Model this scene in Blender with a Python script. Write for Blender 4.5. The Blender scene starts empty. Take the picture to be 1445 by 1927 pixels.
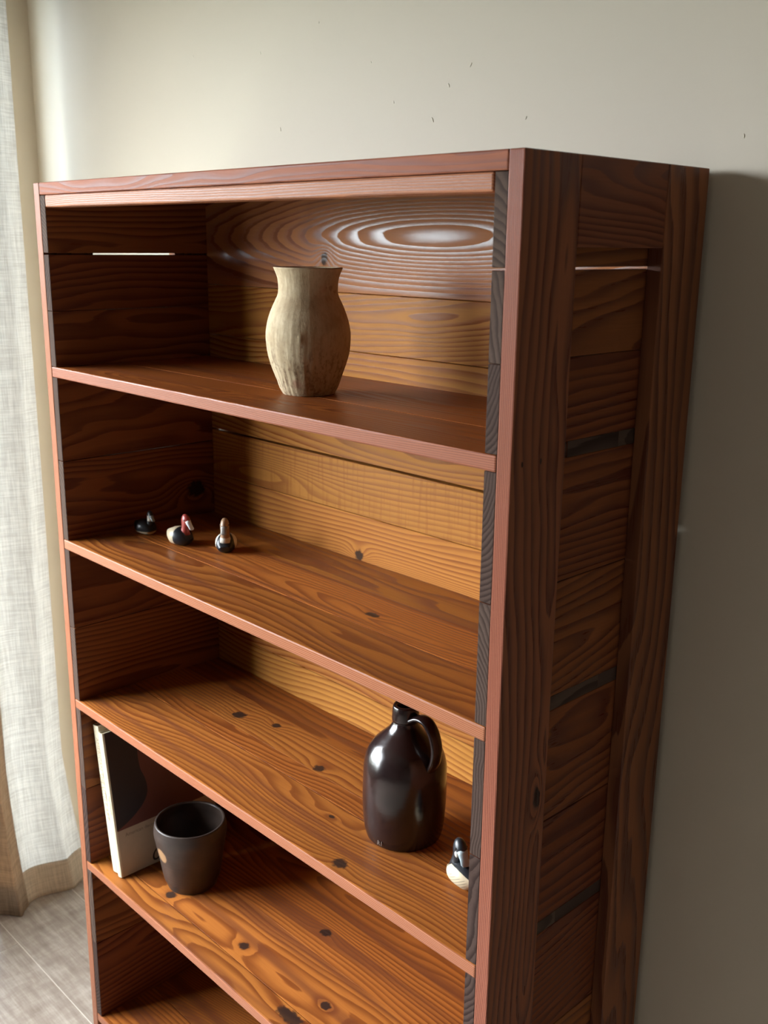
import bpy, bmesh, math, random
from mathutils import Vector, Matrix, noise as mnoise

random.seed(7)
scene = bpy.context.scene
COL = scene.collection
V = Vector

# ------------------------------------------------------------------ camera
cam_data = bpy.data.cameras.new('camera')
cam = bpy.data.objects.new('camera', cam_data)
COL.objects.link(cam)
cam_data.sensor_fit = 'HORIZONTAL'
cam_data.sensor_width = 36.0
cam_data.lens = 1918.556 / 1445 * 36.0
cam_data.clip_start = 0.01
c_right = V((0.69033789, 0.72338587, 0.01210302))
c_up = V((-0.19249195, 0.16752075, 0.96689381))
c_fw = V((-0.69740982, 0.66981317, -0.25489188))
CAM_POS = V((1.62427, -0.77315, 1.59863))
cam.matrix_world = Matrix(((c_right.x, c_up.x, -c_fw.x, CAM_POS.x),
                           (c_right.y, c_up.y, -c_fw.y, CAM_POS.y),
                           (c_right.z, c_up.z, -c_fw.z, CAM_POS.z),
                           (0, 0, 0, 1)))
cam_data.dof.use_dof = True
cam_data.dof.focus_distance = 1.36
cam_data.dof.aperture_fstop = 11.0
scene.camera = cam
scene.cycles.use_adaptive_sampling = True
scene.cycles.adaptive_threshold = 0.10
scene.cycles.max_bounces = 6
scene.cycles.diffuse_bounces = 3
scene.cycles.glossy_bounces = 3

# ------------------------------------------------------------------ world: overcast sky over ground
world = bpy.data.worlds.new('overcast_sky')
scene.world = world
world.use_nodes = True
wt = world.node_tree
wt.nodes.clear()
w_out = wt.nodes.new('ShaderNodeOutputWorld')
w_bg = wt.nodes.new('ShaderNodeBackground')
w_co = wt.nodes.new('ShaderNodeTexCoord')
w_sx = wt.nodes.new('ShaderNodeSeparateXYZ')
w_rm = wt.nodes.new('ShaderNodeValToRGB')
w_rm.color_ramp.elements[0].position = 0.47
w_rm.color_ramp.elements[0].color = (0.10, 0.11, 0.09, 1)
w_rm.color_ramp.elements[1].position = 0.53
w_rm.color_ramp.elements[1].color = (0.90, 0.945, 1.0, 1)
w_ma = wt.nodes.new('ShaderNodeMath')
w_ma.operation = 'MULTIPLY_ADD'
w_ma.inputs[1].default_value = 0.5
w_ma.inputs[2].default_value = 0.5
wt.links.new(w_co.outputs['Generated'], w_sx.inputs[0])
wt.links.new(w_sx.outputs['Z'], w_ma.inputs[0])
wt.links.new(w_ma.outputs[0], w_rm.inputs[0])
wt.links.new(w_rm.outputs[0], w_bg.inputs['Color'])
w_bg.inputs['Strength'].default_value = 6.0
wt.links.new(w_bg.outputs[0], w_out.inputs[0])

# window extents in the left wall (x = XL): y range and z range
XL, YB, ZC = -0.69, 0.345, 2.5
XR, YF = 3.6, -5.6
WY0, WY1, WZ0, WZ1 = -2.3, -0.26, 0.68, 2.16
DY0, DY1, DZ0, DZ1 = 0.060, 0.262, 0.03, 2.16      # narrow floor-length side light by the corner

for (a, b, c, d) in ((WY0, WY1, WZ0, WZ1), (DY0, DY1, DZ0, DZ1)):
    port = bpy.data.lights.new('window_portal', 'AREA')
    port.shape = 'RECTANGLE'
    port.size = d - c
    port.size_y = b - a
    port.cycles.is_portal = True
    po = bpy.data.objects.new('window_portal', port)
    po.location = (XL - 0.13, (a + b) / 2, (c + d) / 2)
    po.rotation_euler = (0, -math.pi / 2, 0)
    COL.objects.link(po)

scene.view_settings.view_transform = 'Standard'
scene.view_settings.look = 'None'
scene.view_settings.exposure = 2.7
scene.view_settings.gamma = 1.0
scene.view_settings.use_curve_mapping = False


# ------------------------------------------------------------------ node helper
class NT:
    def __init__(self, name):
        self.mat = bpy.data.materials.new(name)
        self.mat.use_nodes = True
        self.t = self.mat.node_tree
        self.t.nodes.clear()
        self.out = self.t.nodes.new('ShaderNodeOutputMaterial')

    def n(self, kind, **kw):
        nd = self.t.nodes.new(kind)
        for k, v in kw.items():
            setattr(nd, k, v)
        return nd

    def put(self, sock, v):
        if v is None:
            return
        if isinstance(v, bpy.types.NodeSocket):
            self.t.links.new(v, sock)
        elif isinstance(v, (tuple, list)) and len(v) == 3 and sock.type == 'RGBA':
            sock.default_value = (*v, 1)
        else:
            sock.default_value = v

    def m(self, op, a, b=None, c=None, clamp=False):
        nd = self.n('ShaderNodeMath', operation=op, use_clamp=clamp)
        for i, v in enumerate((a, b, c)):
            self.put(nd.inputs[i], v)
        return nd.outputs[0]

    def vec(self, x, y, z):
        nd = self.n('ShaderNodeCombineXYZ')
        for i, v in enumerate((x, y, z)):
            self.put(nd.inputs[i], v)
        return nd.outputs[0]

    def noise(self, vec, scale=1.0, detail=2.0, rough=0.5):
        nd = self.n('ShaderNodeTexNoise')
        self.put(nd.inputs['Vector'], vec)
        nd.inputs['Scale'].default_value = scale
        nd.inputs['Detail'].default_value = detail
        nd.inputs['Roughness'].default_value = rough
        return nd.outputs['Fac']

    def mix(self, f, a, b, mode='MIX'):
        nd = self.n('ShaderNodeMix', data_type='RGBA', blend_type=mode)
        self.put(nd.inputs[0], f)
        self.put(nd.inputs[6], a)
        self.put(nd.inputs[7], b)
        return nd.outputs[2]

    def ramp(self, f, stops, interp='LINEAR'):
        nd = self.n('ShaderNodeValToRGB')
        cr = nd.color_ramp
        cr.interpolation = interp
        while len(cr.elements) < len(stops):
            cr.elements.new(0.5)
        for e, (p, c) in zip(cr.elements, stops):
            e.position = p
            e.color = (c, c, c, 1) if not isinstance(c, tuple) else (*c, 1)
        self.put(nd.inputs[0], f)
        return nd.outputs[0]

    def smooth(self, x, a, b):
        nd = self.n('ShaderNodeMapRange', interpolation_type='SMOOTHSTEP')
        self.put(nd.inputs[0], x)
        nd.inputs[1].default_value = a
        nd.inputs[2].default_value = b
        return nd.outputs[0]

    def obj(self):
        tc = self.n('ShaderNodeTexCoord')
        s = self.n('ShaderNodeSeparateXYZ')
        self.t.links.new(tc.outputs['Object'], s.inputs[0])
        return tc.outputs['Object'], s.outputs

    def bump(self, h, strength=0.2, dist=0.001, normal=None):
        nd = self.n('ShaderNodeBump')
        nd.inputs['Strength'].default_value = strength
        nd.inputs['Distance'].default_value = dist
        self.put(nd.inputs['Height'], h)
        if normal is not None:
            self.put(nd.inputs['Normal'], normal)
        return nd.outputs[0]

    def principled(self, color, rough=0.5, normal=None, spec=0.5, coat=0.0, coat_rough=0.2, metal=0.0):
        p = self.n('ShaderNodeBsdfPrincipled')
        self.put(p.inputs['Base Color'], color)
        self.put(p.inputs['Roughness'], rough)
        self.put(p.inputs['Specular IOR Level'], spec)
        self.put(p.inputs['Coat Weight'], coat)
        self.put(p.inputs['Coat Roughness'], coat_rough)
        self.put(p.inputs['Metallic'], metal)
        if normal is not None:
            self.put(p.inputs['Normal'], normal)
        self.t.links.new(p.outputs[0], self.out.inputs[0])
        return p


def plain(name, color, rough=0.6, spec=0.5, vary=0.08, scale=60):
    t = NT(name)
    co, s = t.obj()
    n = t.noise(co, scale, 3)
    c = t.mix(n, tuple(v * (1 - vary) for v in color), tuple(min(1, v * (1 + vary)) for v in color))
    t.principled(c, rough, t.bump(n, 0.1, 0.0005), spec)
    return t.mat


# ------------------------------------------------------------------ wood
def wood(name, early, late, order, ring=150, pith=0.045, wander=(0.06, 0.02), seed=None,
         bumps=(), knots=(), rough=0.45, late_rough=0.28, tint=0.14, patch=0.25, streak=None,
         flat=1.0, saw=0.0, contrast=1.0, coat=0.0, spec=(0.05, 0.14)):
    """order: which local axis is (length, width, thickness), e.g. 'xzy'."""
    t = NT(name)
    co, s = t.obj()
    ax = {'x': s[0], 'y': s[1], 'z': s[2]}
    u, v, w = (ax[c] for c in order)
    oi = t.n('ShaderNodeObjectInfo')
    rnd = oi.outputs['Random'] if seed is None else None
    if seed is None:
        sd = t.m('MULTIPLY', rnd, 61.0)
        off = t.m('MULTIPLY_ADD', rnd, 0.16, -0.08)
    else:
        sd = float(seed)
        off = ((seed * 0.618) % 1.0 - 0.5) * 0.16
    n1 = t.noise(t.vec(t.m('MULTIPLY', u, 1.1), t.m('MULTIPLY', v, 3.0), sd), 1.0, 1.0)
    n2 = t.noise(t.vec(t.m('MULTIPLY', u, 2.2), t.m('MULTIPLY', v, 9.0), t.m('ADD', sd, 17.3)), 1.0, 2.0)
    pv = t.m('ADD', t.m('ADD', t.m('MULTIPLY', v, flat), off), t.m('MULTIPLY_ADD', n1, wander[0] * 4, -wander[0] * 2))
    pw = t.m('ADD', t.m('ADD', w, pith), t.m('MULTIPLY_ADD', n2, wander[1] * 4, -wander[1] * 2))
    r = t.m('SQRT', t.m('ADD', t.m('MULTIPLY', pv, pv), t.m('MULTIPLY', pw, pw)))
    f = t.m('MULTIPLY', r, float(ring))

    def gauss(u0, v0, su, sv):
        a = t.m('MULTIPLY_ADD', u, 1.0 / su, -u0 / su)
        b = t.m('MULTIPLY_ADD', v, 1.0 / sv, -v0 / sv)
        d2 = t.m('ADD', t.m('MULTIPLY', a, a), t.m('MULTIPLY', b, b))
        return d2, t.m('EXPONENT', t.m('MULTIPLY', d2, -1.0))

    for (u0, v0, su, sv, amp) in bumps:
        _, g = gauss(u0, v0, su, sv)
        f = t.m('MULTIPLY_ADD', g, amp, f)
    knot_mask = None
    wob = t.noise(co, 130.0, 1.0) if knots else None
    for (u0, v0, ru, rv, amp) in knots:
        _, g = gauss(u0, v0, ru * 2.6, rv * 1.7)
        f = t.m('MULTIPLY_ADD', g, amp, f)
        d2, _ = gauss(u0, v0, ru, rv)
        k = t.smooth(t.m('MULTIPLY_ADD', wob, 0.9, t.m('SQRT', d2)), 1.62, 1.15)
        knot_mask = k if knot_mask is None else t.m('MAXIMUM', knot_mask, k)
    fine = t.noise(t.vec(t.m('MULTIPLY', u, 7.0), t.m('MULTIPLY', v, 90.0), t.m('MULTIPLY', w, 90.0)), 1.0, 2.0)
    f = t.m('MULTIPLY_ADD', fine, 0.5, f)
    fr = t.m('FRACT', f)
    prof = t.ramp(fr, [(0.0, 0.0), (0.35, 0.12), (0.68, 0.75), (0.86, 1.0), (0.95, 0.85), (1.0, 0.0)])
    strength = t.noise(t.vec(t.m('MULTIPLY', u, 2.0), t.m('MULTIPLY', v, 22.0), t.m('ADD', sd, 5.0)), 1.0, 2.0)
    prof2 = t.m('MULTIPLY', prof, t.m('MULTIPLY_ADD', strength, 0.8 * contrast, 0.45 * contrast), clamp=True)
    col = t.mix(prof2, early, late)
    # fibre
    fib = t.noise(t.vec(t.m('MULTIPLY', u, 14.0), t.m('MULTIPLY', v, 520.0), t.m('MULTIPLY', w, 520.0)), 1.0, 3.0, 0.6)
    col = t.mix(t.m('MULTIPLY_ADD', fib, 0.9, -0.22, clamp=True), col, t.mix(0.5, col, late), 'MIX')
    # broad colour drift along the board
    pt = t.noise(t.vec(t.m('MULTIPLY', u, 3.0), t.m('MULTIPLY', v, 14.0), t.m('ADD', sd, 31.0)), 1.0, 3.0)
    dark = tuple(x * 0.55 for x in early)
    col = t.mix(t.m('MULTIPLY', t.smooth(pt, 0.45, 0.75), patch), col, dark)
    if streak is not None:
        st = t.noise(t.vec(t.m('MULTIPLY', u, 1.2), t.m('MULTIPLY', v, 30.0), t.m('ADD', sd, 47.0)), 1.0, 2.0)
        col = t.mix(t.m('MULTIPLY', t.smooth(st, 0.52, 0.66), 0.75), col, streak)
    if saw > 0:
        sw = t.noise(t.vec(t.m('MULTIPLY', u, 150.0), t.m('MULTIPLY', v, 9.0), sd), 1.0, 1.0)
        col = t.mix(t.m('MULTIPLY', t.smooth(sw, 0.5, 0.7), saw), col, late)
    if knot_mask is not None:
        col = t.mix(t.m('MULTIPLY', knot_mask, 0.92), col, (0.022, 0.014, 0.012))
    hs = t.n('ShaderNodeHueSaturation')
    t.put(hs.inputs['Color'], col)
    if seed is None:
        t.put(hs.inputs['Value'], t.m('MULTIPLY_ADD', rnd, 2 * tint, 1 - tint))
        t.put(hs.inputs['Hue'], t.m('MULTIPLY_ADD', rnd, 0.014, 0.493))
    rg = t.m('ADD', t.m('MULTIPLY', prof2, late_rough - rough), rough)
    rg = t.m('MULTIPLY_ADD', fib, 0.12, t.m('SUBTRACT', rg, 0.06))
    h = t.m('MULTIPLY_ADD', fib, 0.5, t.m('MULTIPLY', prof2, 0.6))
    t.principled(hs.outputs[0], rg, t.bump(h, 0.18, 0.0006), t.m('MULTIPLY_ADD', prof2, spec[1] - spec[0], spec[0]), coat, 0.18)
    return t.mat


RED_E, RED_L = (0.365, 0.140, 0.078), (0.165, 0.050, 0.031)
AMB_E, AMB_L = (0.46, 0.205, 0.048), (0.21, 0.062, 0.015)
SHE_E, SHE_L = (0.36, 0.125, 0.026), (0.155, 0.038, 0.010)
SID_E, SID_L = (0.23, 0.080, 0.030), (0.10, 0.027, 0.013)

M_stile = wood('pine_stile', RED_E, RED_L, 'zxy', ring=380, pith=0.05, wander=(0.03, 0.01), contrast=1.5)  # front-edge colour, carries the pinkish sheen of the window
M_side_stile = wood('pine_side_stile', (0.25, 0.095, 0.048), (0.11, 0.034, 0.02), 'zyx', ring=62, pith=0.015, wander=(0.09, 0.05), contrast=1.35)
M_rail = wood('pine_rail', (0.23, 0.088, 0.044), SID_L, 'yzx', ring=140)
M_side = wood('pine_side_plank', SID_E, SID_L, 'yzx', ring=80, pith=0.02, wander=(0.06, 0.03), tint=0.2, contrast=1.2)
M_top = wood('pine_top_edge', RED_E, RED_L, 'xzy', ring=330, pith=0.08, wander=(0.02, 0.008), flat=1.6, spec=(0.03, 0.06))
M_strip = wood('pine_strip', (0.40, 0.158, 0.085), (0.22, 0.075, 0.042), 'xzy', ring=260, pith=0.05, wander=(0.02, 0.008), flat=1.6, contrast=1.5)
M_shelf = wood('pine_shelf', SHE_E, SHE_L, 'xyz', ring=120, pith=0.04, wander=(0.05, 0.02), tint=0.2, streak=(0.14, 0.045, 0.02))
M_end = wood('pine_end_grain', (0.095, 0.063, 0.050), (0.042, 0.027, 0.022), 'yzx', ring=260, pith=0.03,
             wander=(0.05, 0.01), rough=0.6, late_rough=0.5, tint=0.22, contrast=1.2, flat=0.30, spec=(0.02, 0.02))


M_knot_stile = wood('pine_side_stile_knotted', (0.25, 0.095, 0.048), (0.11, 0.034, 0.02), 'zyx', ring=62, pith=0.015, wander=(0.09, 0.05),
                    contrast=1.35, seed=21.3, knots=[(1.386 - 0.8425, 0.017 - 0.044, 0.0034, 0.0016, 0), (1.386 - 0.8425, 0.047 - 0.044, 0.0036, 0.0016, 0),
                                                     (0.992 - 0.8425, 0.072 - 0.044, 0.014, 0.006, 3.0), (0.735 - 0.8425, 0.055 - 0.044, 0.003, 0.0014, 0)])
M_knot_side = wood('pine_side_plank_knotted', SID_E, SID_L, 'yzx', ring=80, pith=0.02, wander=(0.06, 0.03), contrast=1.2, seed=33.0,
                   knots=[(0.262 - 0.1593, 1.148 - 1.1664, 0.020, 0.016, 4.0)])


# ------------------------------------------------------------------ object helpers
def link(name, mesh, parent=None, loc=(0, 0, 0), kind=None):
    o = bpy.data.objects.new(name, mesh)
    COL.objects.link(o)
    o.location = loc
    if parent is not None:
        o.parent = parent
    if kind:
        o['kind'] = kind
    return o


def tag(o, label, cat, group=None):
    o['label'] = label
    o['category'] = cat
    if group:
        o['group'] = group
    return o


def empty(name, loc, label, cat, group=None):
    o = bpy.data.objects.new(name, None)
    o.empty_display_size = 0.05
    COL.objects.link(o)
    o.location = loc
    return tag(o, label, cat, group)


def wloc(o):
    """world location of an unrotated parent chain"""
    p = V((0, 0, 0))
    while o is not None:
        p += o.location
        o = o.parent
    return p


def box_mesh(name, sx, sy, sz, bevel=0.0015, segs=1):
    bm = bmesh.new()
    bmesh.ops.create_cube(bm, size=1.0)
    for v in bm.verts:
        v.co = V((v.co.x * sx, v.co.y * sy, v.co.z * sz))
    if bevel > 0:
        bmesh.ops.bevel(bm, geom=list(bm.edges), offset=bevel, segments=segs, profile=0.5, affect='EDGES')
    me = bpy.data.meshes.new(name)
    bm.to_mesh(me)
    bm.free()
    return me


def board(name, x, y, z, mat, parent=None, bevel=0.0012, segs=1, end=None, end_mat=None, kind=None):
    """box from ranges; end = axis index whose faces take end_mat"""
    c = V(((x[0] + x[1]) / 2, (y[0] + y[1]) / 2, (z[0] + z[1]) / 2))
    me = box_mesh(name, x[1] - x[0], y[1] - y[0], z[1] - z[0], bevel, segs)
    me.materials.append(mat)
    if end is not None:
        me.materials.append(end_mat or M_end)
        for p in me.polygons:
            if abs(p.normal[end]) > 0.6:
                p.material_index = 1
    return link(name, me, parent, c - (wloc(parent) if parent else V((0, 0, 0))), kind)


def from_bm(name, bm, mats, parent=None, loc=(0, 0, 0), smooth=True):
    me = bpy.data.meshes.new(name)
    bmesh.ops.recalc_face_normals(bm, faces=bm.faces)
    bm.to_mesh(me)
    bm.free()
    for m in (mats if isinstance(mats, (list, tuple)) else [mats]):
        me.materials.append(m)
    if smooth:
        for p in me.polygons:
            p.use_smooth = True
    return link(name, me, parent, loc)


def catmull(pts, per=6):
    out = []
    n = len(pts)
    for i in range(n - 1):
        p0, p1, p2, p3 = pts[max(i - 1, 0)], pts[i], pts[i + 1], pts[min(i + 2, n - 1)]
        for k in range(per):
            t = k / per
            out.append(tuple(0.5 * ((2 * b) + (-a + c) * t + (2 * a - 5 * b + 4 * c - d) * t * t + (-a + 3 * b - 3 * c + d) * t ** 3)
                             for a, b, c, d in zip(p0, p1, p2, p3)))
    out.append(tuple(pts[-1]))
    return out


def lathe(profile, n=64, disp=None):
    """profile: list of (r, z) from axis bottom to axis top (outer then inner)"""
    bm = bmesh.new()
    rings = []
    for r, z in profile:
        if r < 1e-6:
            rings.append([bm.verts.new((0, 0, z))])
        else:
            ring = []
            for k in range(n):
                a = 2 * math.pi * k / n
                rr = r + (disp(a, z, r) if disp else 0)
                ring.append(bm.verts.new((rr * math.cos(a), rr * math.sin(a), z)))
            rings.append(ring)
    for A, B in zip(rings, rings[1:]):
        if len(A) == 1 and len(B) == 1:
            continue
        for k in range(n):
            j = (k + 1) % n
            if len(A) == 1:
                bm.faces.new((A[0], B[k], B[j]))
            elif len(B) == 1:
                bm.faces.new((A[k], A[j], B[0]))
            else:
                bm.faces.new((A[k], A[j], B[j], B[k]))
    return bm


def loft(secs, n=20):
    """secs: list of (centre, side vector, up vector, exponent)"""
    bm = bmesh.new()
    rings = []
    for c, a, b, e in secs:
        ring = []
        for k in range(n):
            t = 2 * math.pi * k / n
            ct, st = math.cos(t), math.sin(t)
            x = math.copysign(abs(ct) ** (2 / e), ct)
            y = math.copysign(abs(st) ** (2 / e), st)
            ring.append(bm.verts.new(V(c) + V(a) * x + V(b) * y))
        rings.append(ring)
    for A, B in zip(rings, rings[1:]):
        for k in range(n):
            j = (k + 1) % n
            bm.faces.new((A[k], A[j], B[j], B[k]))
    bm.faces.new(rings[0])
    bm.faces.new(rings[-1])
    return bm


def text_mesh(name, s, size, mat, parent, loc, rot, extrude=0.0001, align='CENTER', shear=0.0):
    cu = bpy.data.curves.new('text', 'FONT')
    cu.body = s
    cu.size = size
    cu.extrude = extrude
    cu.align_x = align
    cu.align_y = 'CENTER'
    cu.shear = shear
    cu.resolution_u = 3
    tmp = bpy.data.objects.new('text_tmp', cu)
    COL.objects.link(tmp)
    dg = bpy.context.evaluated_depsgraph_get()
    me = bpy.data.meshes.new_from_object(tmp.evaluated_get(dg))
    bpy.data.objects.remove(tmp)
    bpy.data.curves.remove(cu)
    me.materials.clear()
    me.materials.append(mat)
    o = link(name, me, parent, loc)
    o.rotation_euler = rot
    return o


# ------------------------------------------------------------------ the room
def wall_paint():
    t = NT('greige_wall_paint')
    co, s = t.obj()
    big = t.noise(co, 1.6, 3)
    col = t.mix(big, (0.58, 0.52, 0.42), (0.63, 0.57, 0.46))
    fine = t.noise(co, 420, 3, 0.6)
    mid = t.noise(co, 38, 2)
    h = t.m('MULTIPLY_ADD', mid, 0.6, t.m('MULTIPLY', fine, 0.5))
    t.principled(col, 0.62, t.bump(h, 0.12, 0.0015), 0.35)
    return t.mat


M_wall = wall_paint()
M_ceiling = plain('ceiling_paint', (0.19, 0.165, 0.14), 0.8)
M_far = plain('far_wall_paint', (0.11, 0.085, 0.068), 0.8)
M_white = plain('white_gloss_paint', (0.74, 0.74, 0.70), 0.35)

TH = 0.12
wall_back = board('wall_back', (XL - TH, XR + TH), (YB, YB + TH), (0, ZC), M_wall, bevel=0, kind='structure')
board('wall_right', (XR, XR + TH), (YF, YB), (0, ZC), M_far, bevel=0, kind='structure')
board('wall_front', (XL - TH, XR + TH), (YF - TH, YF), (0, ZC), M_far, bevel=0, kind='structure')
board('ceiling', (XL - TH, XR + TH), (YF - TH, YB + TH), (ZC, ZC + 0.1), M_ceiling, bevel=0, kind='structure')


def multi_box(name, boxes, mat, kind=None, parent=None, loc=(0, 0, 0), bevel=0.0):
    bm = bmesh.new()
    for (x, y, z) in boxes:
        r = bmesh.ops.create_cube(bm, size=1.0)
        for v in r['verts']:
            v.co = V(((x[0] + x[1]) / 2 + v.co.x * (x[1] - x[0]), (y[0] + y[1]) / 2 + v.co.y * (y[1] - y[0]),
                      (z[0] + z[1]) / 2 + v.co.z * (z[1] - z[0])))
    if bevel:
        bmesh.ops.bevel(bm, geom=list(bm.edges), offset=bevel, segments=1, affect='EDGES')
    me = bpy.data.meshes.new(name)
    bm.to_mesh(me)
    bm.free()
    me.materials.append(mat)
    return link(name, me, parent, loc, kind)


LX = (XL - TH, XL)
multi_box('wall_left', [(LX, (YF, WY0), (0, ZC)), (LX, (DY1, YB), (0, ZC)), (LX, (WY0, WY1), (0, WZ0)),
                        (LX, (WY0, DY1), (WZ1, ZC)), (LX, (DY0, DY1), (0, DZ0)),
                        ((XL - 0.03, XL), (WY1, DY0), (0, WZ1))], M_wall, 'structure')

# nicks and drips of paint on the back wall
M_nick = plain('wall_nick_filler', (0.42, 0.38, 0.30), 0.8)
bm = bmesh.new()
for (nx, nz) in [(0.149, 1.903), (0.58, 1.813), (1.03, 1.719), (0.30, 1.93), (0.52, 2.0), (0.42, 1.86), (0.67, 1.98),
                 (0.47, 1.80), (0.62, 1.835), (0.80, 1.93), (0.55, 1.77), (0.20, 1.78), (-0.05, 1.92), (0.72, 1.76)]:
    r = bmesh.ops.create_icosphere(bm, subdivisions=1, radius=1.0)
    s = random.uniform(0.0012, 0.0024)
    tl = random.uniform(-0.6, 0.6)
    for v in r['verts']:
        p = V((v.co.x * s * 0.7, v.co.y * 0.0007, v.co.z * s * 1.6))
        p.x += p.z * tl
        v.co = p + V((nx, YB, nz))
nk = from_bm('paint_nicks', bm, M_wall, wall_back, -wall_back.location)
nk['kind'] = 'stuff'


def glass_mat(name='window_glass', tint=(0.96, 0.97, 0.97)):
    t = NT(name)
    tr = t.n('ShaderNodeBsdfTransparent')
    tr.inputs[0].default_value = (*tint, 1)
    gl = t.n('ShaderNodeBsdfGlossy')
    gl.inputs['Roughness'].default_value = 0.02
    lw = t.n('ShaderNodeLayerWeight')
    lw.inputs[0].default_value = 0.5
    fz = t.m('MULTIPLY_ADD', t.m('POWER', lw.outputs['Facing'], 5.0), 0.55, 0.04)
    mx = t.n('ShaderNodeMixShader')
    t.t.links.new(fz, mx.inputs[0])
    t.t.links.new(tr.outputs[0], mx.inputs[1])
    t.t.links.new(gl.outputs[0], mx.inputs[2])
    t.t.links.new(mx.outputs[0], t.out.inputs[0])
    return t.mat


M_glass = glass_mat()
M_dim_glass = glass_mat('dimming_glass', (0.76, 0.80, 0.83))  # tint added to dim the daylight coming through the side pane
for wi, (a, b, c, d, fr, mull) in enumerate(((WY0, WY1, WZ0, WZ1, 0.035, [-1.28]), (DY0, DY1, DZ0, DZ1, 0.012, []))):
    FX = (XL - 0.10, XL - 0.04) if wi == 0 else (XL - 0.035, XL - 0.003)
    gx = sum(FX) / 2
    bars = [(FX, (a, b), (c, c + fr)), (FX, (a, b), (d - fr, d)), (FX, (a, a + fr), (c, d)), (FX, (b - fr, b), (c, d))]
    bars += [(FX, (m_ - 0.03, m_ + 0.03), (c, d)) for m_ in mull]
    win = multi_box('window_%d' % (wi + 1), bars, M_white, 'structure')
    cuts = [a + fr] + [v for m_ in mull for v in (m_ - 0.03, m_ + 0.03)] + [b - fr]
    for p, q in zip(cuts[0::2], cuts[1::2]):
        board('pane', (gx - 0.0025, gx + 0.0025), (p, q), (c + fr, d - fr), M_glass if wi == 0 else M_dim_glass, win, bevel=0)
    if wi == 0:
        multi_box('window_sill', [((XL - 0.04, XL + 0.03), (a - 0.03, b + 0.03), (c - 0.025, c))], M_white, None, win)

# floor of pale planks running along the bookcase front
def floor_mat():
    t = NT('pale_floor_plank')
    co, s = t.obj()
    oi = t.n('ShaderNodeObjectInfo')
    sd = t.m('MULTIPLY', oi.outputs['Random'], 40.0)
    a = t.noise(t.vec(t.m('MULTIPLY', s[0], 9.0), t.m('MULTIPLY', s[1], 60.0), sd), 1.0, 4.0, 0.65)
    b = t.noise(t.vec(t.m('MULTIPLY', s[0], 45.0), t.m('MULTIPLY', s[1], 14.0), sd), 1.0, 4.0, 0.65)
    c = t.noise(t.vec(t.m('MULTIPLY', s[0], 16.0), t.m('MULTIPLY', s[1], 300.0), sd), 1.0, 2.0)
    k = t.m('ADD', t.m('MULTIPLY', a, 0.5), t.m('MULTIPLY_ADD', b, 0.35, t.m('MULTIPLY', c, 0.2)))
    col = t.ramp(k, [(0.36, (0.265, 0.213, 0.172)), (0.52, (0.37, 0.312, 0.262)), (0.68, (0.52, 0.47, 0.41))])
    t.principled(col, 0.48, t.bump(k, 0.25, 0.001), 0.4)
    return t.mat


M_floor = floor_mat()
M_joint = plain('floor_joint', (0.80, 0.75, 0.67), 0.6)
floor = board('floor', (XL - TH, XR + TH), (YF - TH, YB + TH), (-0.1, -0.0009), M_joint, bevel=0, kind='structure')
ml = box_mesh('plank', 1.2185, 0.1880, 0.006, 0.0003)
ml.materials.append(M_floor)
row = 0
y = 0.040 + 0.19 * 2
while y > YF - 0.05:
    yc = y - 0.095
    x = -1.66 + ((row - 2) * 0.43) % 1.22
    while x < XR + 0.5:
        if XL - 0.62 < x + 0.61 and x - 0.0 < XR + 0.6 and yc < 0.45:
            link('plank', ml, floor, V((x + 0.61, yc, -0.003)) - floor.location)
        x += 1.22
    y -= 0.19
    row += 1

# ------------------------------------------------------------------ the bookcase
W, D, H = 1.0, 0.331, 1.685
S1, S2 = 0.0192, 0.0358
DB = 0.302
bk = empty('bookcase', (W / 2, D / 2, 0), 'tall open reddish pine bookcase with five shelves standing against the wall', 'bookcase')
SH = [(1.3946, 0.0177), (1.0970, 0.0177), (0.7967, 0.0177), (0.4646, 0.0177), (0.1227, 0.0177)]
YA, YBK, ZR = 0.088, 0.246, 1.597
for side in (0, 1):
    fx = (lambda a, b: (a, b)) if side == 0 else (lambda a, b: (W - b, W - a))
    xs = fx(0.0, S1)
    st = board('stile', xs, (0.0, YA), (0.0, H), M_knot_stile if side else M_side_stile, bk, 0.0014, 2)
    # the stile's front edge is redder and lighter: window sheen put into its colour
    st.data.materials.append(M_stile)
    for p in st.data.polygons:
        if p.normal.y < -0.5:
            p.material_index = 1
    board('stile', xs, (YBK, D), (0.0, H), M_side_stile, bk, 0.0014, 2)
    board('rail', xs, (YA, YBK), (ZR, H), M_rail, bk, 0.0012)
    board('rail', xs, (YA, YBK), (0.0, 0.11), M_rail, bk, 0.0012)
    xp = fx(S1, S2)
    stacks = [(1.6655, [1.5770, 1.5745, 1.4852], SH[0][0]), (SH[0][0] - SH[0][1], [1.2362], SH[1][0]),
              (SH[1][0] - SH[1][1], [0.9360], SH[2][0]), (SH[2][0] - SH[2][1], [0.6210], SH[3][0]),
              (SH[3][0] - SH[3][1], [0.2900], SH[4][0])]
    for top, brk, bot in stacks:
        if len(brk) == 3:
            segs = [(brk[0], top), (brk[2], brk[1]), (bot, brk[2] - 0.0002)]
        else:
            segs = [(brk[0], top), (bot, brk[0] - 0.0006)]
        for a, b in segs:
            board('side_plank', xp, (0.0006, DB + 0.016), (a + 0.0002, b - 0.0002), M_knot_side if side == 0 and abs(a - SH[1][0]) < 1e-6 else M_side, bk, 0.0007, 1, 1)

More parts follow.
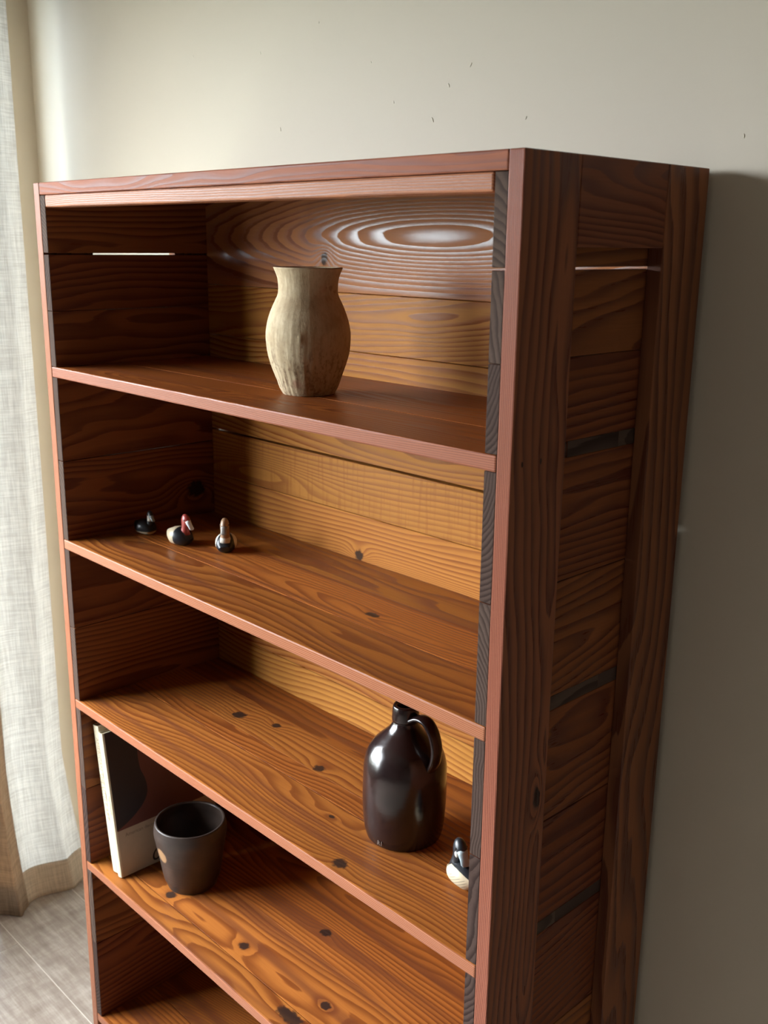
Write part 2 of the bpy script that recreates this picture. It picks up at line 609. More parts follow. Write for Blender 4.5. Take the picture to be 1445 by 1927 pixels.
# top board, and the strip under its front edge
tb = board('top_board', (S1 + 0.0004, W - S1 - 0.0004), (0.0, D), (1.6660, H), M_top, bk, 0.0016, 2)
board('top_strip', (S2 + 0.0006, W - S2 - 0.0014), (0.0004, 0.030), (1.6470, 1.6656), M_strip, bk, 0.0022, 2)
board('toe_board', (S1, W - S1), (0.02, 0.038), (0.0, 0.1048), M_strip, bk)

# back planks; their z ranges follow the joints seen in the photograph
def local(o, pts):
    c = wloc(o)
    return pts, c


back = [(1.5236, 1.6656, 'top'), (1.4346, 1.5228, None), (1.2610, 1.4338, None), (1.1728, 1.2575, 'saw'), (0.9990, 1.1720, 'lines'),
        (0.8600, 0.9982, None), (0.6860, 0.8592, None), (0.5100, 0.6850, None), (0.3350, 0.5092, None), (0.1050, 0.3342, None)]
BX0, BX1 = S2 + 0.0003, W - S2 - 0.0003
bxc = (BX0 + BX1) / 2
M_back = wood('pine_back_plank', AMB_E, AMB_L, 'xzy', ring=120, pith=0.03, wander=(0.05, 0.02), tint=0.1, rough=0.4, late_rough=0.24)
for i, (a, b, kind) in enumerate(back):
    zc = (a + b) / 2
    if kind == 'top':
        m = wood('pine_back_cathedral', (0.42, 0.175, 0.070), (0.15, 0.042, 0.02), 'xzy', ring=12, pith=0.012, wander=(0.02, 0.01), seed=3.5,
                 bumps=[(0.60 - bxc, 1.611 - zc, 0.44, 0.060, 14.25)],
                 knots=[(0.362 - bxc, 1.574 - zc, 0.008, 0.011, -2.5)], rough=0.45, late_rough=0.15, spec=(0.03, 0.40))
    elif kind == 'saw':
        m = wood('pine_back_sawn', (0.46, 0.205, 0.048), (0.24, 0.080, 0.020), 'xzy', ring=120, pith=0.02, wander=(0.02, 0.012), seed=8.1,
                 bumps=[(0.20 - bxc, 1.205 - zc, 0.16, 0.022, 4.0)], saw=0.35, rough=0.42, late_rough=0.3)
    elif kind == 'lines':
        m = wood('pine_back_knotted', (0.46, 0.195, 0.046), (0.22, 0.066, 0.017), 'xzy', ring=115, pith=0.03, wander=(0.05, 0.025), seed=12.7,
                 bumps=[(0.60 - bxc, 1.085 - zc, 0.22, 0.018, -5.0)], knots=[(0.447 - bxc, 1.105 - zc, 0.010, 0.010, 3.0)], rough=0.42, late_rough=0.3)
    else:
        m = M_back
    board('back_plank', (BX0, BX1), (DB, DB + 0.016), (a, b), m, bk, 0.0008)

# shelves: a front board (the part) with the boards glued behind it as its planks
knots_shelf = {
    1: [(0.648, 0.144, 0.013, 0.007)],
    2: [(0.51, 0.162, 0.011, 0.009), (0.348, 0.203, 0.009, 0.008), (0.272, 0.180, 0.014, 0.012), (0.724, 0.018, 0.012, 0.010), (0.63, 0.085, 0.006, 0.004)],
    3: [(0.218, 0.060, 0.011, 0.010), (0.418, 0.074, 0.011, 0.009), (0.485, 0.196, 0.012, 0.009), (0.597, 0.030, 0.03, 0.012), (0.616, 0.084, 0.010, 0.008)],
}
splits = {0: [0.118, 0.215], 1: [0.105, 0.208], 2: [0.112, 0.150, 0.225], 3: [0.045, 0.150], 4: [0.12, 0.22]}
light_tone = [(0.80, 0.66), (1.0, 1.0), (1.06, 1.0), (1.18, 1.12), (1.1, 1.05)]  # top shelf darker, lower ones lighter: the fall of light put into the colour
for i, (z, th) in enumerate(SH):
    ys = [0.0] + splits[i] + [DB - 0.0004]
    par = bk
    for k in range(len(ys) - 1):
        y0, y1 = ys[k], ys[k + 1]
        xc, yc = W / 2, (y0 + y1) / 2
        kn = [(kx - xc, ky - yc, ru, rv, 1.3) for (kx, ky, ru, rv) in knots_shelf.get(i, []) if y0 <= ky < y1]
        tn = light_tone[i]
        jit = random.uniform(0.85, 1.15)
        hue = random.uniform(0.92, 1.12)
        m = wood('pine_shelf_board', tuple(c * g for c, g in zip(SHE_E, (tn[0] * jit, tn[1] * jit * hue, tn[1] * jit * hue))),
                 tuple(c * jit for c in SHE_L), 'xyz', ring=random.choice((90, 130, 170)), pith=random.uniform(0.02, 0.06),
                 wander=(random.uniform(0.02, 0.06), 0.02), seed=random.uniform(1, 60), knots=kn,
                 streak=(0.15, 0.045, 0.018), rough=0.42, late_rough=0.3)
        o = board('shelf' if k == 0 else 'plank', (S1 + 0.0003, W - S1 - 0.0003), (y0 + (0.00005 if k else 0), y1 - 0.00005), (z - th, z), m, par,
                  0.0022 if k == 0 else 0.0001, 2 if k == 0 else 1, 0)
        if k == 0:
            o.data.materials.append(M_strip)  # pinker front face, the sky's sheen put into the colour
            for p in o.data.polygons:
                if p.normal.y < -0.75:
                    p.material_index = 2
            par = o

# ------------------------------------------------------------------ clay vase
def vase_mat():
    t = NT('slipped_clay')
    co, s = t.obj()
    n = t.noise(co, 26, 4, 0.6)
    f = t.noise(t.vec(t.m('MULTIPLY', s[0], 160), t.m('MULTIPLY', s[1], 160), t.m('MULTIPLY', s[2], 22)), 1.0, 3, 0.6)
    g = t.noise(co, 170, 3, 0.6)
    col = t.mix(t.smooth(n, 0.35, 0.7), (0.52, 0.42, 0.27), (0.40, 0.30, 0.175))
    low = t.smooth(s[2], 0.085, 0.03)
    worn = t.m('MULTIPLY', t.smooth(t.m('ADD', t.m('MULTIPLY', f, 0.6), t.m('MULTIPLY', g, 0.5)), 0.52, 0.68), t.m('MULTIPLY_ADD', low, 0.6, 0.2))
    col = t.mix(worn, col, (0.20, 0.125, 0.07))
    sp = t.smooth(t.noise(co, 60, 2), 0.70, 0.76)
    col = t.mix(t.m('MULTIPLY', sp, 0.6), col, (0.24, 0.15, 0.085))
    pk = t.smooth(t.noise(co, 17, 1), 0.66, 0.74)
    col = t.mix(t.m('MULTIPLY', pk, 0.5), col, (0.48, 0.22, 0.13))
    h = t.m('ADD', t.m('MULTIPLY', f, 0.8), t.m('MULTIPLY', g, 0.5))
    t.principled(col, 0.78, t.bump(h, 0.45, 0.0016), 0.3)
    return t.mat


vp = [(0.0, 0.0355), (0.0086, 0.0402), (0.0202, 0.0443), (0.0376, 0.0505), (0.0548, 0.0553), (0.0719, 0.0577), (0.0855, 0.0576),
      (0.1002, 0.055), (0.1148, 0.0501), (0.1259, 0.0452), (0.1348, 0.0413), (0.1448, 0.0404), (0.1581, 0.0421), (0.1711, 0.0472)]
vp = catmull(vp, 5)
prof = [(0, 0.0), (0.033, 0.0)] + [(r, z) for z, r in vp] + [(vp[-1][1] - 0.0025, 0.1716)]
prof += [(max(r - 0.005, 0.001), z) for z, r in reversed(vp) if z > 0.008] + [(0.0, 0.008)]


def vase_disp(a, z, r):
    p = V((math.cos(a), math.sin(a), 0))
    m = mnoise.noise(V((p.x * 13, p.y * 13, z * 14))) * 0.0004
    rough_zone = max(0.0, min(1.0, (0.11 - z) / 0.04))
    m += mnoise.noise(V((p.x * 26, p.y * 26, z * 24))) * 0.0010 * rough_zone
    m += mnoise.noise(V((p.x * 1.4, p.y * 1.4, z * 6))) * 0.0012
    da = (a + 0.87 + math.pi) % (2 * math.pi) - math.pi
    m += 0.0028 * math.exp(-(da / 0.035) ** 2 - ((z - 0.080) / 0.0055) ** 2)
    return m


vz = SH[0][0]
o = from_bm('clay_vase', lathe(prof, 128, vase_disp), vase_mat(), None, (0.525, 0.134, vz))
tag(o, 'rough buff clay vase with flared rim on the top shelf', 'vase')

# ------------------------------------------------------------------ brown jug
def glaze_mat(name, col, col2, rough, spec=0.6):
    t = NT(name)
    co, s = t.obj()
    n = t.noise(co, 22, 3)
    g = t.noise(co, 140, 2)
    ring = t.noise(t.vec(t.m('MULTIPLY', s[0], 3), t.m('MULTIPLY', s[1], 3), t.m('MULTIPLY', s[2], 170)), 1.0, 2)
    c = t.mix(t.smooth(n, 0.35, 0.7), col, col2)
    h = t.m('ADD', t.m('MULTIPLY', n, 0.8), t.m('MULTIPLY_ADD', g, 0.12, t.m('MULTIPLY', ring, 0.12)))
    t.principled(c, t.m('MULTIPLY_ADD', g, 0.10, rough - 0.05), t.bump(h, 0.25, 0.003), spec, 0.0, 0.06)
    return t.mat


M_jug = glaze_mat('brown_salt_glaze', (0.013, 0.007, 0.007), (0.024, 0.012, 0.011), 0.20)
jp = [(0.0000, 0.0505), (0.0030, 0.0530), (0.0198, 0.0561), (0.0561, 0.0582), (0.0919, 0.0581), (0.1097, 0.0572), (0.1250, 0.0530), (0.1380, 0.0455),
      (0.1490, 0.0345), (0.1580, 0.0250), (0.1660, 0.0193), (0.1715, 0.0172)]
jp = catmull(jp, 5)
lip = [(0.1722, 0.0185), (0.1760, 0.0188), (0.1850, 0.0183), (0.1930, 0.0178), (0.1955, 0.0165)]
inner = [(0.0120, 0.1950), (0.0115, 0.1800), (0.0130, 0.1660), (0.030, 0.1480), (0.048, 0.1200), (0.052, 0.0600), (0.048, 0.0060), (0.0, 0.0060)]
prof = [(0, 0.0), (0.046, 0.0)] + [(r, z) for z, r in jp] + [(r, z) for z, r in lip] + inner
jz = SH[2][0]
JUG = V((0.727, 0.135, jz))
jug = empty('stoneware_jug', JUG, 'glossy dark brown stoneware jug with one loop handle on the third shelf', 'jug')
from_bm('jug_body', lathe(prof, 72, lambda a, z, r: 0.0006 * mnoise.noise(V((math.cos(a) * 1.5, math.sin(a) * 1.5, z * 14)))), M_jug, jug)
hd = V((0.995, -0.04, 0)).normalized()   # handle direction, away to the right in the picture
pts = [(0.0150, 0.1775), (0.0290, 0.1850), (0.0440, 0.1830), (0.0555, 0.1700), (0.0610, 0.1510), (0.0590, 0.1330), (0.0530, 0.1190), (0.0500, 0.1080)]
pts = catmull(pts, 5)
side = V((-hd.y, hd.x, 0))
secs = []
for i, (r, z) in enumerate(pts):
    a = pts[max(i - 1, 0)]
    b = pts[min(i + 1, len(pts) - 1)]
    tan = (hd * (b[0] - a[0]) + V((0, 0, b[1] - a[1]))).normalized()
    nrm = side.cross(tan)
    k = i / (len(pts) - 1)
    wd = 0.0105 - 0.001 * math.sin(k * math.pi) + 0.002 * max(0, 0.15 - k) * 6
    tk = 0.0042 - 0.0012 * max(0, (k - 0.8) * 5)
    secs.append((hd * r + V((0, 0, z)), side * wd, nrm * tk, 2.4))
from_bm('handle', loft(secs, 16), M_jug, jug)
M_mark = plain('scratched_mark', (0.17, 0.12, 0.095), 0.6)
fd = V((1.624 - 0.727, -0.773 - 0.135, 0)).normalized()
ang = math.atan2(fd.y, fd.x) - 0.62
mp = V((math.cos(ang), math.sin(ang), 0))
text_mesh('maker_mark', 'R1', 0.0085, M_mark, jug, mp * 0.0556 + V((0, 0, 0.0085)), (math.radians(83), 0, ang + math.pi / 2), 0.0004)

# ------------------------------------------------------------------ brown pot
def pot_mat():
    t = NT('dark_fired_clay')
    co, s = t.obj()
    ring = t.noise(t.vec(t.m('MULTIPLY', s[0], 4), t.m('MULTIPLY', s[1], 4), t.m('MULTIPLY', s[2], 210)), 1.0, 2)
    n = t.noise(co, 30, 3)
    col = t.mix(t.smooth(n, 0.35, 0.7), (0.036, 0.023, 0.018), (0.062, 0.040, 0.030))
    col = t.mix(t.m('MULTIPLY', ring, 0.4), col, (0.026, 0.017, 0.014))
    # bare tan scar where the slip is missing
    dx = t.m('MULTIPLY_ADD', s[0], 1 / 0.013, 0.002 / 0.013)
    dy = t.m('MULTIPLY_ADD', s[1], 1 / 0.016, 0.058 / 0.016)
    dz = t.m('MULTIPLY_ADD', s[2], 1 / 0.013, -0.077 / 0.013)
    d = t.m('SQRT', t.m('ADD', t.m('MULTIPLY', dx, dx), t.m('ADD', t.m('MULTIPLY', dy, dy), t.m('MULTIPLY', dz, dz))))
    col = t.mix(t.smooth(t.m('MULTIPLY_ADD', n, 0.9, d), 1.6, 1.3), col, (0.33, 0.19, 0.095))
    h = t.m('ADD', t.m('MULTIPLY', ring, 0.8), t.m('MULTIPLY', n, 0.4))
    t.principled(col, 0.42, t.bump(h, 0.3, 0.0015), 0.5)
    return t.mat


M_pot = pot_mat()
cp = catmull([(0.0, 0.0440), (0.010, 0.0475), (0.0216, 0.0513), (0.0607, 0.0578), (0.0900, 0.0630), (0.1060, 0.0655), (0.1165, 0.0645), (0.1255, 0.0632)], 5)
prof = [(0, 0.0), (0.041, 0.0)] + [(r, z) for z, r in cp] + [(0.0622, 0.1270), (0.0600, 0.1268)]
prof += [(r - 0.0052, z) for z, r in reversed(cp) if z > 0.009] + [(0.0, 0.008)]
o = from_bm('clay_pot', lathe(prof, 80, lambda a, z, r: 0.0007 * mnoise.noise(V((math.cos(a), math.sin(a), z * 9)))), M_pot, None, (0.2085, 0.112, SH[3][0]))
tag(o, 'dark brown open clay pot beside the two books', 'pot')

# ------------------------------------------------------------------ books leaning on the left side
M_cream = plain('cream_book_cloth', (0.62, 0.54, 0.38), 0.6)
M_cream2 = plain('pale_book_cover', (0.50, 0.44, 0.34), 0.5)
M_page = plain('book_pages', (0.52, 0.46, 0.36), 0.8)
M_brown = plain('red_brown_print', (0.14, 0.048, 0.038), 0.5)
M_dark = plain('dark_print', (0.022, 0.02, 0.024), 0.5)
M_ink = plain('black_ink', (0.02, 0.018, 0.018), 0.6)
M_faint = plain('grey_ink', (0.24, 0.205, 0.165), 0.6)
M_tan_ink = plain('tan_ink', (0.30, 0.24, 0.15), 0.6)
LEAN = math.atan(0.150)
bz = SH[3][0]


def book(x, y, th, hgt, dep, label):
    """local: x thickness (0..th), y depth, z height; leans so its top goes to -x"""
    e = empty('book', (x, y, bz + 0.0006), label, 'book', 'books leaning on the fourth shelf')
    e.rotation_euler = (0, -LEAN, 0)
    c = 0.0018
    r = 0.6
    bm = bmesh.new()
    # cover: one wrapped shell with a rounded spine
    outline = [(0, dep), (0, 0.004), (0.0012, 0.0012), (th * 0.3, 0), (th * 0.7, 0), (th - 0.0012, 0.0012), (th, 0.004), (th, dep)]
    inn = [(c, dep), (c, 0.004), (c + 0.0003, 0.0030), (th * 0.3, c), (th * 0.7, c), (th - c - 0.0003, 0.0030), (th - c, 0.004), (th - c, dep)]
    A = [bm.verts.new((a, b, 0)) for a, b in outline]
    B = [bm.verts.new((a, b, hgt)) for a, b in outline]
    Ci = [bm.verts.new((a, b, 0)) for a, b in inn]
    Di = [bm.verts.new((a, b, hgt)) for a, b in inn]
    for k in range(7):
        bm.faces.new((A[k], A[k + 1], B[k + 1], B[k]))
        bm.faces.new((Ci[k + 1], Ci[k], Di[k], Di[k + 1]))
        bm.faces.new((A[k + 1], A[k], Ci[k], Ci[k + 1]))
        bm.faces.new((B[k], B[k + 1], Di[k + 1], Di[k]))
    for k in (0, 7):
        bm.faces.new((A[k], B[k], Di[k], Ci[k]))
    from_bm('cover', bm, M_cream, e, smooth=False)
    pg = box_mesh('pages', th - 2 * c - 0.0002, dep - 0.008, hgt - 0.007, 0.0004)
    pg.materials.append(M_page)
    link('pages', pg, e, (th / 2, (dep - 0.008) / 2 + 0.0045, hgt / 2))
    return e


b1 = book(0.0815, 0.020, 0.0205, 0.284, 0.21, 'cream book with faded lettering on its spine, leaning against the bookcase side')
text_mesh('spine_lettering', 'AMERICAN THE LITTLE ART', 0.0128, M_tan_ink, b1, (0.0110, -0.0001, 0.182), (math.pi / 2, math.pi / 2, 0), 0.0001)
text_mesh('spine_lettering', 'AMERICAN ART', 0.007, M_tan_ink, b1, (0.0045, -0.00005, 0.165), (math.pi / 2, math.pi / 2, 0), 0.0001)
b2 = book(0.1030, 0.018, 0.0155, 0.277, 0.215, 'cream book with a dark red-brown picture cover, next to the clay pot')
text_mesh('spine_lettering', 'DECOYS', 0.0095, M_tan_ink, b2, (0.0078, -0.0001, 0.140), (math.pi / 2, math.pi / 2, 0), 0.0001)


def cover_poly(name, pts, mat, off):
    bm = bmesh.new()
    f0 = [bm.verts.new((0.0155 + off, a, b)) for a, b in pts]
    f1 = [bm.verts.new((0.0155 - 0.0002, a, b)) for a, b in pts]
    bm.faces.new(f0)
    n = len(pts)
    for k in range(n):
        j = (k + 1) % n
        bm.faces.new((f0[k], f1[k], f1[j], f0[j]))
    return from_bm(name, bm, mat, b2, smooth=False)


cover_poly('cover_panel', [(0.0045, 0.001), (0.2148, 0.001), (0.2148, 0.088), (0.0045, 0.088)], M_cream2, 0.00015)
cover_poly('cover_picture', [(0.0045, 0.0882), (0.2148, 0.0882), (0.2148, 0.2768), (0.0045, 0.2768)], M_brown, 0.00015)
sil = catmull([(0.004, 0.0900), (0.022, 0.0965), (0.044, 0.1080), (0.064, 0.1240), (0.0735, 0.1400), (0.0745, 0.1560), (0.0715, 0.1720),
               (0.0655, 0.1900), (0.0640, 0.2190), (0.0660, 0.2500), (0.0670, 0.2766)], 3)
cover_poly('cover_silhouette', sil + [(0.0046, 0.2766)], M_dark, 0.0003)
text_mesh('cover_lettering', 'American decoys', 0.0095, M_faint, b2, (0.0158, 0.052, 0.0765), (math.pi / 2, 0, math.pi / 2), 0.00005)
text_mesh('cover_lettering', '\u03b1', 0.040, M_ink, b2, (0.0158, 0.0625, 0.0180), (math.pi / 2, 0, math.pi / 2), 0.00005, 'LEFT', 0.35)


# ------------------------------------------------------------------ miniature duck decoys
def paint(name, base, zones, rough=0.35, lines=None):
    """zones: (a, b, c, threshold, softness, colour): where a*|x|.. dot > threshold; coordinates are local metres"""
    t = NT(name)
    co, s = t.obj()
    wob = t.noise(co, 160, 2)
    col = base
    ay = t.m('ABSOLUTE', s[1])
    for (a, b, c, th, so, cc) in zones:
        d = t.m('ADD', t.m('MULTIPLY', s[0], a), t.m('ADD', t.m('MULTIPLY', ay, b), t.m('MULTIPLY', s[2], c)))
        d = t.m('MULTIPLY_ADD', wob, 0.0015, d)
        col = t.mix(t.smooth(d, th - so, th + so), col, cc)
    if lines:
        x0, x1, z0, z1, cl = lines
        wv = t.m('SINE', t.m('ADD', t.m('MULTIPLY', s[0], 900.0), t.m('MULTIPLY', s[2], 1500.0)))
        k = t.smooth(wv, 0.55, 0.95)
        box = t.m('MULTIPLY', t.m('MULTIPLY', t.smooth(s[0], x0 - 0.002, x0 + 0.002), t.smooth(s[0], x1 + 0.002, x1 - 0.002)),
                  t.m('MULTIPLY', t.smooth(s[2], z0 - 0.001, z0 + 0.001), t.smooth(s[2], z1 + 0.001, z1 - 0.001)))
        col = t.mix(t.m('MULTIPLY', k, t.m('MULTIPLY', box, 0.7)), col, cl)
    t.principled(col, rough, t.bump(wob, 0.1, 0.0005), 0.5)
    return t.mat


BLK, CRM, WHT = (0.014, 0.016, 0.020), (0.56, 0.47, 0.32), (0.66, 0.63, 0.55)
M_bill = plain('grey_blue_paint', (0.30, 0.36, 0.38), 0.3)
M_eye = plain('eye_paint', (0.01, 0.01, 0.01), 0.15)


def duck(loc, yaw, L, Wd, Hb, Hh, body_mat, head_mat, bill_mat, head_yaw, label, head_x=0.27, bill=0.017, bill_drop=0.55, head_r=0.215):
    e = empty('duck_decoy', loc, label, 'decoy duck', 'miniature painted duck decoys')
    e.rotation_euler = (0, 0, yaw)
    secs = []
    N = 14
    for i in range(N + 1):
        t = i / N
        x = -L / 2 + L * (0.5 - 0.5 * math.cos(math.pi * t))
        tt = x / L + 0.5
        w = Wd / 2 * max(0.02, math.sin(math.pi * min(1, max(0, tt * 0.93 + 0.03)))) ** 0.55
        top = Hb * (0.42 + 0.58 * max(0.0, math.sin(math.pi * min(1, max(0.0, tt * 0.86 + 0.12)))) ** 0.7)
        bot = 0.0
        if tt < 0.3:
            k = 1 - tt / 0.3
            bot = Hb * 0.55 * k ** 1.6
            top = top * (1 - 0.12 * k) + Hb * 0.16 * k ** 2
        if tt > 0.78:
            k = (tt - 0.78) / 0.22
            bot = Hb * 0.40 * k ** 2.0
            top -= Hb * 0.30 * k ** 2.2
        top = max(top, bot + Hb * 0.06)
        secs.append((V((x, 0, (top + bot) / 2)), V((0, w, 0)), V((0, 0, (top - bot) / 2)), 2.3))
    from_bm('body', loft(secs, 24), body_mat, e)
    # neck and head lofted upwards, turned by head_yaw
    hx = L * head_x
    fwd = V((math.cos(head_yaw), math.sin(head_yaw), 0))
    sd = V((-fwd.y, fwd.x, 0))
    z0 = Hb * 0.62
    hh = Hh - z0
    r = hh * head_r
    spec = [(0.0, -0.00, 1.25, 1.15), (0.18, 0.05, 1.0, 0.95), (0.34, 0.14, 0.90, 0.80), (0.48, 0.30, 1.05, 0.80), (0.62, 0.42, 1.22, 0.84),
            (0.76, 0.42, 1.18, 0.80), (0.88, 0.34, 0.95, 0.66), (0.96, 0.26, 0.60, 0.44), (1.0, 0.22, 0.14, 0.12)]
    hs = [(V((0, 0, k * hh)) + fwd * (f * r), fwd * (a * r), sd * (b * r), 2.0) for k, f, a, b in spec]
    hd_o = from_bm('head', loft(hs, 20), head_mat, e, (hx, 0, z0))
    bd = (fwd - V((0, 0, bill_drop))).normalized()
    up = sd.cross(bd) * -1
    if up.z < 0:
        up = -up
    b0 = fwd * (1.05 * r) + V((0, 0, 0.66 * hh))
    bs = []
    for k, a, b in [(0, 0.72, 0.66), (0.25, 0.62, 0.52), (0.55, 0.58, 0.34), (0.85, 0.62, 0.22), (1.0, 0.38, 0.12)]:
        bs.append((b0 + bd * (bill * k), sd * (a * r), up * (b * r), 2.2))
    from_bm('bill', loft(bs, 14), bill_mat, hd_o)
    for sgn in (1, -1):
        bm = bmesh.new()
        bmesh.ops.create_icosphere(bm, subdivisions=2, radius=r * 0.16)
        from_bm('eye', bm, M_eye, hd_o, fwd * (0.75 * r) + sd * (sgn * 0.72 * r) + V((0, 0, 0.74 * hh)))
    return e


z2, z3 = SH[1][0] + 0.0002, SH[2][0] + 0.0002
# black duck with pale waterline and white cheek
m = paint('black_duck_body', BLK, [(0, 0, -1, -0.0065, 0.0006, CRM)])
mh = paint('black_duck_head', BLK, [(1, 0.5, 0, 0.0016, 0.0005, WHT), (0, 0, 1, 0.0200, 0.001, BLK), (0, 0, -1, -0.0085, 0.0008, BLK)])
duck((0.082, 0.124, z2), math.radians(10), 0.045, 0.034, 0.0265, 0.044, m, mh, M_bill, math.radians(-14),
     'small black duck decoy with white cheek and pale waterline, nearest the dark bookcase side', bill=0.012, bill_drop=0.9)
# red-headed duck
m = paint('canvas_duck_body', CRM, [(1, 0, 0, 0.001, 0.0008, BLK), (-1, 0, 0, 0.0225, 0.0008, BLK)])
mh = paint('red_head_paint', (0.32, 0.045, 0.035), [(0, 0, -1, -0.004, 0.001, (0.30, 0.05, 0.04))])
duck((0.178, 0.134, z2), math.radians(14), 0.050, 0.038, 0.031, 0.055, m, mh, plain('white_bill_paint', (0.62, 0.66, 0.66), 0.3), math.radians(-8),
     'small duck decoy with red head, pale back and black breast', head_x=0.24, bill=0.017, bill_drop=1.1)
# brown-headed duck facing the camera
m = paint('brown_duck_body', BLK, [(1, 0, 0, 0.0125, 0.0008, BLK), (-1, 2.2, 0.2, 0.026, 0.001, WHT), (1.0, -1.5, 1.0, 0.0375, 0.0008, WHT)])
mh = paint('brown_head_paint', (0.30, 0.175, 0.10), [(0, 0, -1, -0.0075, 0.0008, WHT)])
duck((0.262, 0.170, z2), math.radians(-42), 0.046, 0.036, 0.030, 0.060, m, mh, plain('brown_grey_bill', (0.26, 0.24, 0.22), 0.3), 0.0,
     'small duck decoy with brown head, white collar and black breast, facing out', head_x=0.22, bill=0.014, bill_drop=1.3)
# sleeping black and white duck beside the jug
m = paint('white_duck_body', CRM, [(-0.1, -1.0, 1.0, 0.0125, 0.0007, BLK), (-1, 0, 0.5, 0.036, 0.0008, (0.03, 0.03, 0.035))],
          lines=(-0.020, 0.010, 0.008, 0.020, (0.12, 0.11, 0.09)))
mh = paint('black_head_paint', BLK, [(0, 0, 0, 1, 0.1, BLK)])
dk = duck((0.868, 0.108, z3), math.radians(170), 0.062, 0.042, 0.031, 0.059, m, mh, M_bill, math.radians(165),
          'small black and white duck decoy with its head turned back, by the brown jug', head_x=0.26, bill=0.020, bill_drop=1.0, head_r=0.26)
for c in dk.children:
    if c.name.startswith('head'):
        r = (0.059 - 0.031 * 0.62) * 0.26
        hh = 0.059 - 0.031 * 0.62
        for sgn in (1, -1):
            bm = bmesh.new()
            bmesh.ops.create_icosphere(bm, subdivisions=2, radius=1.0)
            hy = math.radians(165)
            f = V((math.cos(hy), math.sin(hy), 0))
            sdv = V((-f.y, f.x, 0))
            for v in bm.verts:
                q = v.co.copy()
                v.co = f * (q.x * r * 0.42) + sdv * (q.y * r * 0.2) + V((0, 0, q.z * r * 0.5))
            from_bm('cheek_patch', bm, plain('white_cheek_paint', WHT, 0.4), c, f * (0.78 * r) + sdv * (sgn * 0.66 * r) + V((0, 0, 0.56 * hh)))


# ------------------------------------------------------------------ linen curtain
def linen(name, col, trans, tmix):
    t = NT(name)
    co, s = t.obj()
    a = t.noise(t.vec(t.m('MULTIPLY', s[1], 420), t.m('MULTIPLY', s[2], 14), t.m('MULTIPLY', s[0], 60)), 1.0, 3, 0.6)
    b = t.noise(t.vec(t.m('MULTIPLY', s[1], 14), t.m('MULTIPLY', s[2], 420), t.m('MULTIPLY', s[0], 14)), 1.0, 3, 0.6)
    k = t.m('ADD', t.m('MULTIPLY', a, 0.5), t.m('MULTIPLY', b, 0.5))
    c1 = t.mix(t.smooth(k, 0.36, 0.64), tuple(x * 0.80 for x in col), tuple(min(1, x * 1.08) for x in col))
    c2 = t.mix(t.smooth(k, 0.36, 0.64), tuple(x * 0.66 for x in trans), tuple(min(1, x * 1.12) for x in trans))
    nm = t.bump(k, 0.5, 0.0012)
    df = t.n('ShaderNodeBsdfDiffuse')
    tr = t.n('ShaderNodeBsdfTranslucent')
    t.put(df.inputs['Color'], c1)
    t.put(tr.inputs['Color'], c2)
    t.put(df.inputs['Normal'], nm)
    mx = t.n('ShaderNodeMixShader')
    mx.inputs[0].default_value = tmix
    t.t.links.new(df.outputs[0], mx.inputs[1])
    t.t.links.new(tr.outputs[0], mx.inputs[2])
    t.t.links.new(mx.outputs[0], t.out.inputs[0])
    return t.mat


M_linen = linen('cream_linen', (0.64, 0.52, 0.38), (0.27, 0.255, 0.222), 0.42)
M_shade_linen = linen('shade_linen', (0.74, 0.58, 0.42), (0.36, 0.25, 0.155), 0.5)  # same linen in tan: weaker backlight put into the colour
M_hem = linen('linen_hem', (0.76, 0.66, 0.52), (0.36, 0.28, 0.20), 0.40)

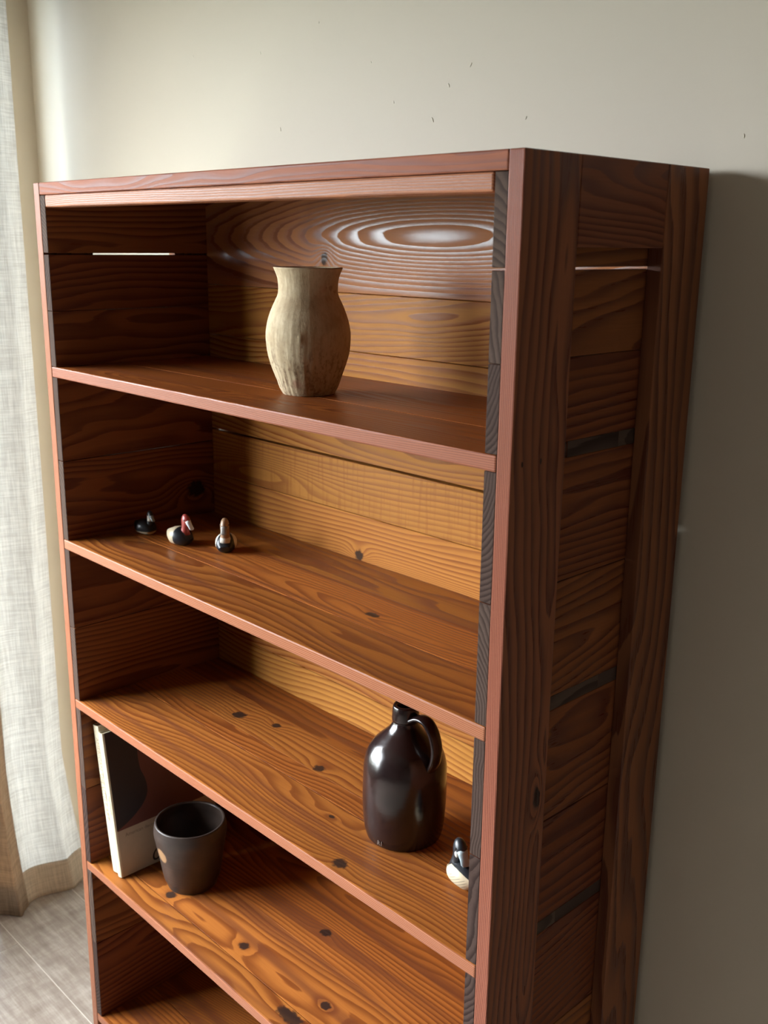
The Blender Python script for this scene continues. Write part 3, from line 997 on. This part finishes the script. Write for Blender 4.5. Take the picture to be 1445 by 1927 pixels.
CY0, CY1, CTOP = 0.035, 0.270, 2.34
cur = empty('linen_curtain', (XL + 0.095, (CY0 + CY1) / 2, 0), 'floor-length cream linen curtain hanging at the window left of the bookcase', 'curtain')


def curtain_pt(k, z):
    """k 0..1 along the cloth from the far left to the free edge by the corner"""
    q = k * 1.7
    y = CY0 + (CY1 - CY0) * k
    amp = (0.016 + 0.006 * (1 - z / CTOP)) * (1 - 0.55 * max(0.0, min(1.0, (k - 0.45) / 0.2)))
    ph = 2 * math.pi * (q - 0.10) + 0.35 * math.sin(z * 1.3 + q)
    x = -0.012 + amp * math.sin(ph)
    x += 0.010 * mnoise.noise(V((q * 0.8, z * 0.9, 3.1)))
    y += 0.016 * math.cos(ph) * (0.5 + 0.5 * (1 - z / CTOP))
    low = max(0.0, 1 - z / 0.35)
    x += 0.040 * low ** 2 + 0.012 * low * math.sin(q * 1.7)
    y += 0.028 * low * k + 0.010 * low * mnoise.noise(V((q, 2.0, 0.3)))
    return x, y


def curtain_part(name, z0, z1, nz, mat, push=0.0, parent=cur, k1=1.0, k0=0.0):
    bm = bmesh.new()
    NY = 200
    rows = []
    for j in range(nz + 1):
        z = z0 + (z1 - z0) * j / nz
        row_v = []
        for i in range(NY + 1):
            k = k0 + (k1 - k0) * i / NY
            x, y = curtain_pt(k, z)
            zz = z
            if z < 0.16:
                zz -= 0.003 * (1 - z / 0.16)
            row_v.append(bm.verts.new((x + push, y - (CY0 + CY1) / 2, max(zz, 0.0003))))
        rows.append(row_v)
    for A, B in zip(rows, rows[1:]):
        for i in range(NY):
            bm.faces.new((A[i], A[i + 1], B[i + 1], B[i]))
    return from_bm(name, bm, mat, parent)


curtain_part('curtain_panel', 0.078, CTOP, 90, M_linen, k0=0.36)
hem = curtain_part('hem', 0.002, 0.080, 8, M_hem, 0.0012)
sol = hem.modifiers.new('thickness', 'SOLIDIFY')
sol.thickness = 0.003
sol.offset = 0

fold = curtain_part('shade_fold', 0.006, CTOP, 60, M_shade_linen, 0.010, cur, 0.38)  # added layer whose tan colour stands in for shaded cloth
sol = fold.modifiers.new('thickness', 'SOLIDIFY')
sol.thickness = 0.0015
sol.offset = 0
